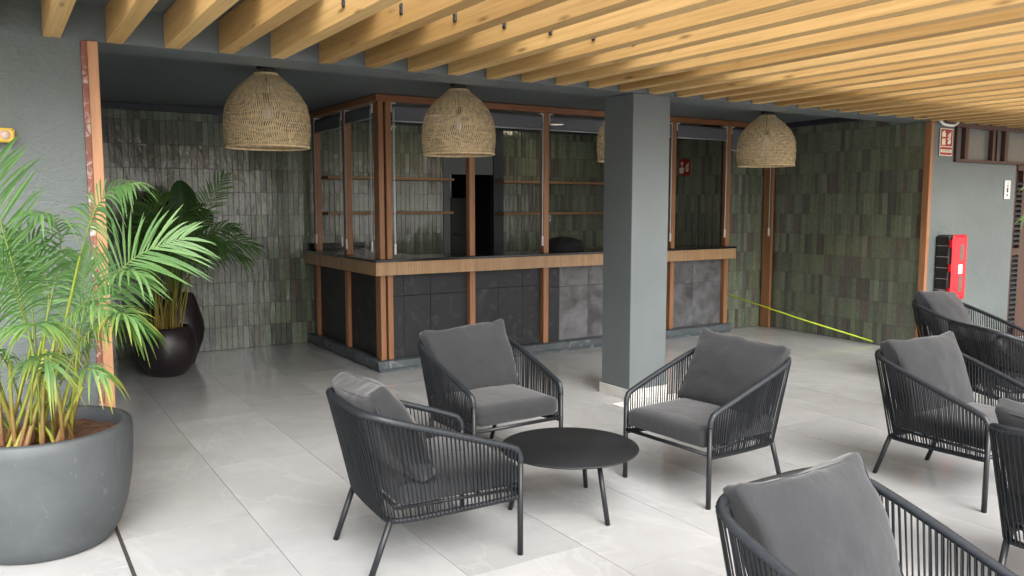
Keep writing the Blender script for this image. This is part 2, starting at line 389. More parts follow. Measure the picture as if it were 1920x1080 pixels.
MB().box(0.17, 7.74, YW-0.03, YW-0.001, ZT+0.003, ZC-0.002).build('cornice', M['cornice'], bw)
RA, RB = Vector((8.462, 7.258, 0)), Vector((8.325, YF+0.065, 0)); RD = (RB-RA).normalized(); RN = Vector((RD.y, -RD.x, 0)); RL = (RB-RA).length
RN = RN if RN.x < 0 else -RN
def slab(a, b, n, d0, d1, z0, z1):
    q = [a+n*d0, b+n*d0, b+n*d1, a+n*d1]; m = MB()
    return m.add([(p.x,p.y,z0) for p in q]+[(p.x,p.y,z1) for p in q], [(0,3,2,1),(4,5,6,7),(0,1,5,4),(1,2,6,5),(2,3,7,6),(3,0,4,7)])
rw = slab(RA, RB, RN, 0.0, -0.2, -0.02, ZC-0.001).build('tiled_wall', M['tgrout']); tag(rw, 'green tiled side wall at right between two orange wood posts', 'wall')
tile_wall(rw, RA+RN*0.002+Vector((0,0,0.002)), RD, RN, RL-0.01, ZT, lambda u, r: u > 0.40)
slab(RA, RA+RD*(RL-0.26), RN, 0.03, 0.001, ZT+0.003, ZC-0.002).build('cornice', M['cornice'], rw)
pw = MB().box(7.78, XR-0.002, 7.262, 7.40, -0.02, ZC-0.001).build('tiled_wall', M['tgrout']); tag(pw, 'narrow dark green tiled wall between the bar end and corner post', 'wall')
tile_wall(pw, (7.76, 7.26, 0.002), (1,0,0), (0,-1,0), 0.645, ZT, lambda u, r: False)
MB().box(7.78, XR-0.031, 7.235, 7.261, ZT+0.003, ZC-0.002).build('cornice', M['cornice'], pw)
iw = MB().box(7.78, 7.90, 7.401, YW-0.012, -0.02, ZC-0.001).build('tiled_wall', M['tgrout']); tag(iw, 'dark green tiled end wall inside the bar with the hose sign', 'wall')
tile_wall(iw, (7.778, YW-0.02, 0.002), (0,-1,0), (-1,0,0), 1.70, 2.43, lambda u, r: False)
MB().box(7.74, 7.779, 7.401, YW-0.04, 2.434, ZC-0.002).build('cornice', M['cornice'], iw)

# right plaster wall with transom window and louvred door
XD = 10.015
pr = MB().box(8.3275, XD, YF, 5.04, -0.02, 2.025); pr.box(8.3275, 8.715, YF, 5.04, 2.025, ZB-0.003)
pr = pr.build('plaster_wall', M['plaster']); tag(pr, 'grey plaster wall carrying the red extinguisher cabinet', 'wall')
t = thing('corner_trim', 'orange wood corner post beside the extinguisher sign', 'trim', (8.300, YF, 0))
MB().bbox(-0.026, 0.026, -0.012, 0.060, 0, ZB-0.004, 0.003).build('post', M['post'], t)
t = thing('transom_window', 'brown framed transom window above the grey plaster wall', 'window', (8.72, YF, 2.03))
MB().box(0, 1.80, -0.03, 0.05, -0.003, 0.026).build('bottom_rail', M['brownwood'], t)
MB().box(0, 1.80, -0.03, 0.05, 0.362, 0.400).build('top_rail', M['brownwood'], t)
for xa, xb in ((0.0,0.03),(0.17,0.232),(0.72,0.775),(0.81,0.835),(0.98,1.05),(1.77,1.80)):
    MB().box(xa, xb, -0.026, 0.046, 0.0263, 0.3617).build('mullion', M['brownwood'], t)
for xa, xb in ((0.03,0.17),(0.232,0.72),(0.835,0.98),(1.05,1.77),(0.775,0.81)):
    MB().box(xa+0.001, xb-0.001, 0.022, 0.028, 0.0265, 0.3615).build('pane', M['glass_reflection_grey'], t)
t = thing('louvred_door', 'dark brown door with a column of small louvre slats at the right edge', 'door', (XD, YF, 0))
MB().box(0.001, 0.03, 0.0, 0.06, 0, 2.02).build('jamb', M['brownwood'], t)
MB().box(0.20, 0.95, 0.012, 0.055, 0, 1.96).build('door_panel', M['brownwood'], t)
MB().box(0.0305, 0.95, -0.012, 0.06, 1.962, 2.024).build('lintel', M['brownwood'], t)
MB().box(0.031, 0.199, 0.05, 0.058, 0.0, 1.96).build('louvre_back', M['blacks'], t)
MB().box(0.031, 0.199, 0.006, 0.049, 0.98, 1.06).build('lock_rail', M['brownwood'], t)
sm = None
for i in range(30):
    z = 0.12+i*0.058
    if 0.94 < z < 1.08: continue
    if sm is None:
        s = MB().add([(0.034,-0.004,0),(0.196,-0.004,0),(0.196,0.04,0.024),(0.034,0.04,0.024),(0.034,-0.004,0.012),(0.196,-0.004,0.012),(0.196,0.04,0.036),(0.034,0.04,0.036)], [(0,3,2,1),(4,5,6,7),(0,1,5,4),(1,2,6,5),(2,3,7,6),(3,0,4,7)])
        o = s.build('slat', M['darkgrey'], t); sm = o.data
    else: o = obj('slat', sm, t)
    o.location = (0, 0, z)
tag(MB().box(XD+0.96, 22, YF, 5.04, -0.02, ZB-0.003).build('plaster_wall', M['plaster']), 'grey plaster wall beyond the louvred door', 'wall')
tag(MB().box(8.55, 22, 5.041, 5.28, -0.02, ZB-0.003).build('inner_wall', M['darkgrey']), 'dark inner wall behind the brown framed windows', 'wall')

# column
t = thing('column', 'square dark grey painted column with white skirting in front of the bar', 'column', (4.26, YF, 0))
MB().bbox(0, 0.385, 0.001, 0.36, 0, ZB-0.002, 0.004).build('shaft', M['paint'], t)
MB().box(-0.012, 0.397, -0.013, 0.372, 0, 0.085).build('skirting', M['skirting'], t)

# pergola
t = thing('pergola', 'row of honey coloured timber rafters overhead', 'pergola', (0, 0, 0))
rm = None
for k in range(-3, 62):
    x = 0.27+0.2953*k
    if rm is None:
        o = MB().bbox(0, 0.082, 0.5, YF-0.003, ZB, 2.617, 0.003).build('rafter', M['pine'], t); rm = o.data
    else: o = obj('rafter', rm, t)
    o.location = (x+random.uniform(-0.004, 0.004), 0, random.uniform(-0.003, 0.002))
    b = MB().bbox(-0.009, -0.0005, 3.755, 3.787, 2.490, 2.547, 0.004).tube([(-0.014,3.771,2.505),(-0.004,3.771,2.505)], 0.006, 6).tube([(-0.014,3.771,2.53),(-0.004,3.771,2.53)], 0.006, 6) if k == -3 else None
    if b: o2 = b.build('rafter_bracket', M['darkgrey'], t); rbm = o2.data
    else: o2 = obj('rafter_bracket', rbm, t)
    o2.location = (x, 0, 0)
MB().bbox(-1.0, 18.6, 0.55, 0.71, 2.24, ZB-0.004, 0.005).build('cross_beam', M['pine'], t)
for x in (-0.8, 18.4): MB().bbox(x, x+0.14, 0.56, 0.70, 0, 2.238, 0.005).build('support_post', M['pine'], t)

# ================================================================== BAR
bar = thing('bar_counter', 'corner bar with orange wood posts, black panels and wood edged counter', 'bar', (2.98, 7.05, 0))
def bp(mb, name, mat, smooth=False): 
    mb.v = [(x-2.98, y-7.05, z) for x, y, z in mb.v]; return mb.build(name, mat, bar, smooth)
XE = 7.675
bp(MB().bbox(2.98, XE, 7.05, 7.42, 0.03, 0.105, 0.006), 'plinth', M['plinth'])
bp(MB().bbox(2.98, 3.36, 7.4205, YW-0.012, 0.03, 0.105, 0.006), 'plinth', M['plinth'])
bp(MB().box(3.0, XE-0.01, 7.068, 7.40, 0.0, 0.0295), 'plinth_base', M['plinth'])
bp(MB().box(3.0, 3.34, 7.401, YW-0.012, 0.0, 0.0295), 'plinth_base', M['plinth'])
PD = 0.07
front = [(3.038,3.090),(3.112,3.166),(3.995,4.058),(4.885,4.950),(5.775,5.838),(6.685,6.745),(7.580,7.645)]
def postbox(x0, x1, y0, y1):
    bp(MB().bbox(x0, x1, y0, y1, 0.106, 0.914, 0.003), 'post', M['post'])
    bp(MB().bbox(x0, x1, y0, y1, 1.0625, 2.514, 0.003), 'post', M['post'])
for x0, x1 in front: postbox(x0, x1, 7.115, 7.115+PD)
for y0, y1 in ((7.30-0.0, 7.355),(7.965,8.04),(8.885,8.955)):
    if y0 < 7.4: continue
    postbox(3.038, 3.038+PD, y0, y1)
bp(MB().bbox(3.045, 3.16, 7.187, 7.25, 0.106, 0.914, 0.003), 'corner_block', M['post'])
bp(MB().bbox(3.045, 3.16, 7.187, 7.25, 1.0625, 2.514, 0.003), 'corner_block', M['post'])
# counter band and top
bp(MB().bbox(2.962, 7.69, 7.040, 7.062, 0.914, 1.038, 0.002), 'counter_edge', M['veneer'])
bp(MB().bbox(2.962, 2.984, 7.0625, YW-0.012, 0.914, 1.038, 0.002), 'counter_edge', M['veneer'])
bp(MB().bbox(7.668, 7.69, 7.0625, 7.25, 0.914, 1.038, 0.002), 'counter_edge', M['veneer'])
bp(MB().bbox(2.958, 7.694, 7.036, 7.62, 1.0385, 1.062, 0.002), 'countertop', M['slab'])
bp(MB().bbox(2.958, 3.62, 7.6205, YW-0.012, 1.0385, 1.062, 0.002), 'countertop', M['slab'])
bp(MB().bbox(2.965, 3.67, YW-0.06, YW-0.013, 1.0625, 1.135, 0.002), 'upstand', M['slab'])
bp(MB().box(2.99, 7.66, 7.066, 7.60, 1.0, 1.038), 'counter_core', M['darkgrey'])
# panels between posts
def splits(a, b, z0, z1, mat, cuts, zc, y=7.172):
    xs = [a]+cuts+[b]
    for xa, xb in zip(xs[:-1], xs[1:]):
        for za, zb in ((z0, zc), (zc, z1)):
            d = random.uniform(-0.002, 0.002)
            bp(MB().bbox(xa+0.0012, xb-0.0012, y+d, y+0.03, za+0.0012, zb-0.0012, 0.0015), 'panel', mat)
splits(3.167, 3.994, 0.106, 0.95, M['board'], [3.30, 3.585], 0.70)
splits(4.059, 4.884, 0.106, 0.95, M['board'], [4.36, 4.66], 0.72)
splits(4.951, 5.13, 0.106, 0.95, M['board'], [], 0.69)
splits(5.13, 5.774, 0.106, 0.95, M['raw'], [5.52], 0.69)
splits(5.839, 6.684, 0.106, 0.95, M['raw'], [6.25], 0.66)
splits(6.746, 7.579, 0.106, 0.95, M['raw'], [7.11], 0.635)
for ya, yb in ((7.251, 7.964), (8.041, 8.884), (8.956, 9.10)):
    bp(MB().bbox(3.075, 3.10, ya+0.001, yb-0.001, 0.106, 0.95, 0.0015), 'panel', M['board'])
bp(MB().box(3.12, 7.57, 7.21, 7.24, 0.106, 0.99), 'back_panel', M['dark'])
# top frame
bp(MB().bbox(3.008, 7.62, 7.085, 7.16, 2.515, 2.574, 0.003), 'top_beam', M['beamw'])
bp(MB().bbox(7.6205, XR-0.032, 7.085, 7.16, 2.515, 2.574, 0.003), 'top_beam', M['beamw'])
bp(MB().bbox(3.008, 3.083, 7.1605, YW-0.035, 2.515, 2.574, 0.003), 'top_beam', M['post'])
t = thing('corner_post', 'tall orange wood post in the inner corner of the green tiles', 'post', (8.375, 7.09, 0))
MB().bbox(0, 0.040, 0.0, 0.14, 0, 2.513, 0.003).build('post', M['post'], t)

# shelves, outlet, upstand on back wall
for i, (x0, x1, z, lab) in enumerate(((3.19,4.785,1.858,'upper wooden wall shelf left of the bar doorway'),(3.185,4.775,1.455,'lower wooden wall shelf left of the bar doorway'),(5.50,7.40,1.842,'upper wooden wall shelf right of the bar doorway'),(5.50,7.40,1.438,'lower wooden wall shelf right of the bar doorway'))):
    tag(MB().bbox(x0, x1, 8.90, YW-0.014, z, z+0.032, 0.002).build('wall_shelf', M['shelf']), lab, 'shelf', 'bar shelves')
t = thing('wall_outlet', 'small white power outlet under the right bar shelf', 'outlet', (6.32, YW-0.012, 1.389))
MB().bbox(-0.045, 0.045, -0.012, 0, -0.042, 0.042, 0.004).build('plate', M['white'], t)
MB().lathe([(0.001,0),(0.022,0),(0.024,0.004)], 14).build('socket', M['rib'], t).matrix_local = Matrix.Translation((0,-0.0165,0)) @ Matrix.Rotation(-math.pi/2, 4, 'X')
# doorway in back wall
t = thing('back_doorway', 'dark doorway with grey lintel in the tiled wall behind the bar', 'doorway', (4.80, YW, 0))
MB().box(-0.06, 0.035, -0.022, 0.0, 0, ZT-0.002).build('jamb', M['paint'], t)
MB().box(0.0355, 0.66, -0.016, 0.05, 1.948, ZT-0.002).build('lintel', M['paint'], t)
MB().box(0.661, 0.72, -0.03, 0.06, 0, ZT-0.002).build('jamb', M['frameblue'], t)
MB().box(0.7205, 0.815, -0.02, 0.03, 0, ZT-0.002).build('door_leaf', M['frameblue'], t)
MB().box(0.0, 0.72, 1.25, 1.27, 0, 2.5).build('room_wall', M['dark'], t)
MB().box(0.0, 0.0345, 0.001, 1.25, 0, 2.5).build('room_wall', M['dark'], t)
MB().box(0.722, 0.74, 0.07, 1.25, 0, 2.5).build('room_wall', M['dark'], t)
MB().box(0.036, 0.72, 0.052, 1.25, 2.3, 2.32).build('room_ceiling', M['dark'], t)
t = thing('dark_cabinet', 'dark grey cabinet standing in the back doorway', 'cabinet', (4.86, YW+0.55, 0))
MB().bbox(0, 0.27, 0, 0.5, 0, 1.66, 0.004).build('door_front', M['darkgrey'], t)
MB().bbox(0.29, 0.60, 0, 0.5, 0, 1.66, 0.004).build('door_front', M['darkgrey'], t)
MB().bbox(0.33, 0.43, -0.025, -0.002, 1.16, 1.20, 0.004).build('handle', M['blacks'], t)

# black bag on counter
b = MB(); n1, n2 = 14, 28
for i in range(n1+1):
    for k in range(n2):
        a = 2*math.pi*k/n2; ph = (i/n1)*math.pi/2
        d = 1+0.22*noise.noise(Vector((math.cos(a)*1.6, math.sin(a)*1.6, ph*2)))
        b.v.append((0.26*math.cos(a)*math.cos(ph)**0.7*d, 0.17*math.sin(a)*math.cos(ph)**0.7*d, 0.145*math.sin(ph)**0.8*(1+0.25*noise.noise(Vector((math.cos(a)*2, math.sin(a)*2, 5))))))
for i in range(n1):
    for k in range(n2):
        l = (k+1) % n2; b.f.append((i*n2+k, i*n2+l, (i+1)*n2+l, (i+1)*n2+k))
tag(b.build('black_bag', M['bag'], smooth=True, loc=(5.34, 7.38, 1.064)), 'crumpled black bag lying on the bar counter', 'bag')

# roller blinds
def blind(x0, x1, Y, label, along='x', drop=0.155, chain='both', zc=1.15):
    L = x1-x0
    t = thing('roller_blind', label, 'blind', (x0, Y, 2.505) if along == 'x' else (Y, x0, 2.505), 0 if along == 'x' else R(90), 'roller blinds in the bar frame')
    MB().tube([(0.012,0.0,-0.035),(L-0.012,0.0,-0.035)], 0.026, 12).build('roller', M['screen'], t, True)
    MB().box(0.016, L-0.016, -0.0275, -0.0262, -drop, -0.035).build('fabric', M['screen'], t)
    MB().tube([(0.014,-0.027,-drop-0.006),(L-0.014,-0.027,-drop-0.006)], 0.0075, 8).build('bottom_bar', M['alu'], t, True)
    for x, s in ((0.002,1),(L-0.002,-1)):
        m = MB().box(min(x,x+s*0.008), max(x,x+s*0.008), -0.034, 0.03, -0.085, 0.0); m.box(min(x,x+s*0.045), max(x,x+s*0.045), -0.034, 0.03, -0.004, 0.004)
        m.build('bracket', M['white'], t)
    for x in {'both': (0.020, L-0.020), 'l': (0.020,), 'r': (L-0.020,)}[chain]:
        c = MB().tube([(x,-0.040,-0.05),(x,-0.040,zc-2.505)], 0.0028, 5); c.tube([(x+0.012,-0.036,-0.05),(x+0.010,-0.036,zc-2.505)], 0.0028, 5)
        c.build('chain', M['alu'], t)
        MB().tube([(x+0.005,-0.038,zc-2.505+0.055),(x+0.005,-0.038,zc-2.505+0.05),(x+0.005,-0.038,zc-2.505-0.045),(x+0.005,-0.038,zc-2.505-0.05)], [0.006,0.012,0.012,0.006], 8).build('chain_weight', M['white'], t)
blind(3.168, 3.993, 7.152, 'raised grey blind in the first front bay beside the bar corner', chain='l')
blind(4.060, 4.883, 7.152, 'raised grey blind in the second front bay of the bar', chain='r', zc=1.19)
blind(4.952, 5.773, 7.152, 'raised grey blind left of the column above the black bag', chain='r', zc=1.19)
blind(5.840, 6.683, 7.152, 'raised grey blind mostly hidden behind the column', chain='r', zc=1.19)
blind(6.747, 7.578, 7.152, 'raised grey blind right of the column above the concrete panel', chain='r', zc=1.22)
blind(7.647, 8.370, 7.152, 'raised grey blind behind the farthest pendant lamp', chain='r', zc=1.22, drop=0.27)
# side ones face -X: rotate so that local x runs along +Y and local -y faces -X... local -y -> +X after +90; use -90 instead
def blind_side(y0, y1, X, label, drop, zc):
    n0 = len(bpy.data.objects); blind(0, y1-y0, 0, label, drop=drop, chain='both', zc=zc)
    o = [x for x in bpy.data.objects if x.get('label') == label][0]
    o.location = (X, y1, 2.505); o.rotation_euler = (0, 0, R(-90))
blind_side(7.255, 7.962, 3.066, 'raised dark blind on the short side of the bar next to its corner', 0.125, 1.17)
blind_side(8.042, 8.883, 3.066, 'raised dark blind on the short side of the bar next to the back wall', 0.15, 1.19)

# interior downlights
for x, y, lab in ((6.08, 8.57, 'round ceiling downlight inside the bar above the black bag'), (4.30, 8.44, 'round ceiling downlight inside the bar beside the second pendant lamp')):
    t = thing('downlight', lab, 'downlight', (x, y, ZC), group='bar downlights')
    MB().lathe([(0.11,-0.001),(0.115,-0.008),(0.09,-0.010)], 24).build('ring', M['white'], t)
    MB().lathe([(0.001,-0.006),(0.09,-0.006)], 24).build('diffuser', M['lamp'], t)

# ================================================================== SIGNS AND SMALL WALL THINGS
def font_part(txt, size, mat, parent, mtx, name='lettering'):
    cu = bpy.data.curves.new(name, 'FONT'); cu.body = txt; cu.size = size; cu.align_x = 'CENTER'; cu.align_y = 'CENTER'; cu.extrude = 0.0004
    o = bpy.data.objects.new(name, cu); col.objects.link(o)
    me = bpy.data.meshes.new_from_object(o.evaluated_get(bpy.context.evaluated_depsgraph_get()))
    bpy.data.objects.remove(o); me.materials.clear(); me.materials.append(mat)
    q = obj(name, me, parent); q.matrix_local = mtx; return q
FACE = Matrix.Rotation(math.pi/2, 4, 'X')
def poly(pts, y0=-0.0008, y1=0.0):
    m = MB(); k = len(pts)
    m.add([(x,y0,z) for x,z in pts]+[(x,y1,z) for x,z in pts], [tuple(range(k)), tuple(range(2*k-1,k-1,-1))]+[(i,(i+1)%k+0,(i+1)%k+k,i+k) for i in range(k)])
    return m
def flames(cx, cz, s):
    m = MB()
    for pts in ([(-.25,-.5),(.2,-.5),(.32,-.3),(.1,-.15),(-.2,-.3)],[(-.3,-.28),(-.05,-.12),(.28,0),(.3,-.22),(.0,-.2)],[(-.45,.0),(-.1,-.1),(.3,.12),(.22,.3),(-.05,.1)],[(-.25,.15),(.0,.2),(.1,.6),(-.15,.42)],[(.05,.2),(.3,.3),(.32,.75),(.14,.5)]):
        q = poly([(cx+x*s, cz+z*s) for x, z in pts]); m.add(q.v, q.f)
    return m
t = thing('extinguisher_sign', 'red and cream fire extinguisher sign reading EXTINTOR on the plaster wall', 'sign', (8.548, YF-0.014, 2.225))
MB().box(-0.117, 0.117, 0, 0.006, -0.142, 0.142).build('plate', M['cream'], t)
MB().box(-0.107, 0.107, -0.0012, -0.0001, -0.042, 0.133).build('panel', M['redsign'], t)
MB().box(-0.107, 0.107, -0.0012, -0.0001, -0.133, -0.052).build('panel', M['redsign'], t)
m = poly([(-.085,-.03),(-.022,-.03),(-.022,.035),(-.085,.035)]); q = poly([(-.085,.052),(-.022,.052),(-.018,.085),(-.035,.11),(-.05,.12),(-.085,.10),(-.09,.075)]); m.add(q.v, q.f)
m.build('extinguisher_symbol', M['cream'], t, loc=(0,-0.0013,0))
flames(0.045, 0.035, 0.11).build('flame_symbol', M['cream'], t, loc=(0,-0.0013,0))
MB().box(-0.097, 0.097, -0.0021, -0.0013, -0.108, -0.076).build('text_band', M['cream'], t)
font_part('EXTINTOR', 0.032, M['slot'], t, Matrix.Translation((0,-0.0028,-0.092)) @ FACE)
t = thing('hose_sign', 'small red fire hose sign on the green tiles inside the bar', 'sign', (7.765, 8.04, 2.06), R(-90))
MB().box(-0.105, 0.105, 0, 0.005, -0.105, 0.105).build('plate', M['redsign'], t)
poly([(-.08,-.08),(-.02,-.08),(-.005,-.05),(-.005,-.01),(-.035,.0),(-.035,.03),(-.02,.04),(-.02,.07),(-.065,.07),(-.065,.04),(-.05,.03),(-.05,.0),(-.09,-.01),(-.09,-.05)]).build('hose_symbol', M['cream'], t, loc=(0,-0.0005,0))
flames(0.05, -0.01, 0.10).build('flame_symbol', M['cream'], t, loc=(0,-0.0005,0))
t = thing('direction_sign', 'narrow white upright notice on the plaster wall next to the louvred door', 'sign', (9.835, YF-0.012, 1.74))
MB().box(-0.062, 0.062, 0, 0.006, -0.105, 0.105).build('plate', M['white'], t)
for za, zb, ww, mt in ((-0.032,0.022,0.016,'blacks'),(-0.075,-0.05,0.020,'rib'),(0.035,0.055,0.018,'rib'),(0.070,0.080,0.014,'rib')):
    MB().box(-ww, ww, -0.001, -0.0001, za, zb).build('mark', M[mt], t)
t = thing('extinguisher_cabinet', 'red fronted fire extinguisher cabinet with black ribbed case on the wall', 'cabinet', (8.46, YF, 0.57))
MB().bbox(0.0, 0.25, -0.165, -0.001, 0, 0.68, 0.02).build('case', M['blacks'], t)
for i in range(5): MB().box(-0.003, 0.006, -0.150, -0.010, 0.10+i*0.116, 0.108+i*0.116).build('rib', M['rib'], t)
MB().bbox(-0.004, 0.256, -0.212, -0.166, -0.005, 0.685, 0.022).build('door', M['red'], t)
for za, zb in ((0.09,0.25),(0.42,0.58)): MB().box(0.105, 0.165, -0.2145, -0.2121, za, zb).build('window_slot', M['slot'], t)
MB().box(0.09, 0.165, -0.2145, -0.2121, 0.275, 0.375).build('label_plate', M['white'], t)
for i in range(3): MB().box(-0.010, 0.0, -0.19, -0.160, 0.05+i*0.25, 0.13+i*0.25).build('hinge', M['red'], t)
t = thing('alarm_box', 'yellow wall box with pale round button at the left edge', 'switch box', (0.06, YF-0.0, 1.92))
MB().bbox(-0.06, 0.06, -0.055, -0.001, -0.036, 0.036, 0.008).build('case', M['yellow'], t)
MB().lathe([(0.001,0.014),(0.020,0.012),(0.023,0.0)], 20).build('button', M['pinkc'], t, True).matrix_local = Matrix.Translation((0.018,-0.056,0.002)) @ Matrix.Rotation(math.pi/2, 4, 'X')
for x in (-0.05, 0.05):
    for z in (-0.027, 0.027): MB().lathe([(0.001,0.003),(0.004,0.0)], 8).build('screw', M['slot'], t).matrix_local = Matrix.Translation((x,-0.0555,z)) @ Matrix.Rotation(math.pi/2, 4, 'X')
tag(MB().tube(bez([(8.36,YF-0.045,2.436),(8.42,YF-0.05,2.405),(8.52,YF-0.05,2.398),(8.62,YF-0.05,2.402),(8.70,YF-0.045,2.438)], 16), 0.014, 8).build('cable_loop', M['white'], smooth=True), 'white cable loop hanging above the extinguisher sign', 'cable')
t = thing('floodlight', 'small black floodlight under the eave between two rafters', 'floodlight', (2.80, 4.74, 2.622))
MB().bbox(-0.07, 0.07, -0.04, 0.04, -0.075, -0.02, 0.01).build('housing', M['blacks'], t)
MB().box(-0.05, 0.05, -0.03, 0.03, -0.0775, -0.0755).build('lens', M['rib'], t)
MB().box(-0.012, 0.012, -0.012, 0.012, -0.02, 0.0).build('bracket', M['blacks'], t)
tag(MB().tube([(7.648,7.108,0.465),(8.0,6.30,0.228),(8.395,5.50,0.006)], 0.0085, 8).build('strap', M['tape'], smooth=True), 'bright yellow green strap stretched from bar post down to the floor', 'strap')
tag(MB().bbox(4.05, 4.72, 4.745, 4.945, 0.0015, 0.010, 0.001).build('loose_slab', M['white']), 'thin white slab lying on the floor against the column foot', 'slab')

# ================================================================== PENDANT LAMPS
RM = 0.312
PROF = [(0.0,.26),(.05,.38),(.1,.49),(.18,.64),(.26,.76),(.34,.855),(.42,.925),(.5,.965),(.58,.988),(.68,1.0),(.8,1.0),(.9,.985),(1.0,.955)]
def prof(t):
    for (a,ra),(b,rb) in zip(PROF[:-1], PROF[1:]):
        if a <= t <= b: return ra+(rb-ra)*(t-a)/(b-a)
    return PROF[-1][1]
def make_pendant():
    t = thing('pendant_lamp', '', 'lamp')
    ZTOP, ZBOT = -0.055, -0.585
    MB().lathe([(0.0005,-0.001),(0.065,-0.001),(0.065,-0.026),(0.0005,-0.026)], 24).build('canopy', M['blacks'], t)
    MB().tube([(0,0,-0.026),(0,0,-0.20)], 0.006, 8).build('cord', M['blacks'], t)
    MB().lathe([(0.0005,-0.19),(0.020,-0.19),(0.022,-0.26),(0.0005,-0.262)], 16).build('lamp_holder', M['blacks'], t, True)
    MB().lathe([(0.012,-0.262),(0.020,-0.285),(0.033,-0.318),(0.036,-0.345),(0.028,-0.372),(0.0005,-0.382)], 18).build('bulb', M['bulb'], t, True)
    MB().tube([(RM*.27*math.cos(a), RM*.27*math.sin(a), ZTOP) for a in [2*math.pi*k/28 for k in range(28)]], 0.008, 6, closed=True).build('top_ring', M['rattan'], t, True)
    for a in (0, math.pi/2, math.pi, 3*math.pi/2): MB().tube([(0.006*math.cos(a),0.006*math.sin(a),ZTOP),(RM*.27*math.cos(a),RM*.27*math.sin(a),ZTOP)], 0.003, 5).build('spoke', M['blacks'], t)
    MB().tube([(RM*.957*math.cos(a), RM*.957*math.sin(a), ZBOT) for a in [2*math.pi*k/48 for k in range(48)]], 0.010, 6, closed=True).build('bottom_ring', M['rattan'], t, True)
    rng = random.Random(3); m = MB(); N = 118; S = 30
    for k in range(N):
        a0 = 2*math.pi*k/N; vs = []; wob = rng.uniform(-.004,.004); 
        for s in range(S+1):
            u = s/S; r = prof(u)*RM; z = ZTOP+(ZBOT-ZTOP)*u
            sw = 0.055*math.sin(u*13+0.6*math.sin(a0*3))*(0.25+u)+wob+0.030*noise.noise(Vector((a0*2.2, u*7, 1.0)))
            ww = (2*math.pi/N)*(0.275+0.05*math.sin(u*30+k))
            if u < 0.3: ww *= 1.12
            off = 0.0008*math.sin(u*60+(k % 2)*math.pi)
            for d in (-ww, ww):
                a = a0+sw+d; vs.append(((r+off)*math.cos(a), (r+off)*math.sin(a), z))
        m.add(vs, [(2*i, 2*i+1, 2*i+3, 2*i+2) for i in range(S)])
    for q in range(8):
        u = 0.03+0.93*q/7; r = prof(u)*RM+0.002; z = ZTOP+(ZBOT-ZTOP)*u; th = 0.0024
        m.tube([((r)*math.cos(a), (r)*math.sin(a), z+0.002*math.sin(a*5+q)) for a in [2*math.pi*j/40 for j in range(40)]], th, 4, closed=True)
    tag(m.build('woven_shade', M['rattan'], t), kind='stuff')
    return t
pend = make_pendant()
YP = 6.19
for i, (px, py, lab) in enumerate(((500,200,'woven rattan pendant lamp in front of the dark palm wall, nearest the left'),(860,225,'woven rattan pendant lamp hanging before the bar corner bays'),(1180,252,'woven rattan pendant lamp half hidden behind the grey column'),(1437,262,'woven rattan pendant lamp right of the column near the green tile corner'))):
    o = pend if i == 0 else copy_tree(pend)
    p = onY(px, py, YP); o.location = (p.x, YP, ZC); o.rotation_euler.z = i*1.3
    tag(o, lab, 'lamp', 'rattan pendant lamps')

# ================================================================== CHAIRS
def rail_half(s):
    return [(s*.31,-.33,.43),(s*.312,-.318,.475),(s*.315,-.27,.507),(s*.325,0,.600),(s*.325,.20,.665),(s*.305,.31,.700),(s*.24,.37,.715),(s*.12,.39,.720)]
RAIL = rail_half(-1)+[(0,.392,.72)]+rail_half(1)[::-1]
LOW = [(-.31,-.325,.272),(-.30,-.15,.262),(-.285,.05,.252),(-.268,.20,.246),(-.235,.262,.245),(-.12,.272,.245),(0,.274,.245),(.12,.272,.245),(.235,.262,.245),(.268,.20,.246),(.285,.05,.252),(.30,-.15,.262),(.31,-.325,.272)]
def resample(pts, n):
    P = bez(pts, 400); L = [0]
    for a, b in zip(P[:-1], P[1:]): L.append(L[-1]+(b-a).length)
    out = []; j = 0
    for i in range(n):
        s = L[-1]*i/(n-1)
        while j < len(L)-2 and L[j+1] < s: j += 1
        out.append(P[j].lerp(P[j+1], (s-L[j])/max(1e-9, L[j+1]-L[j])))
    return out
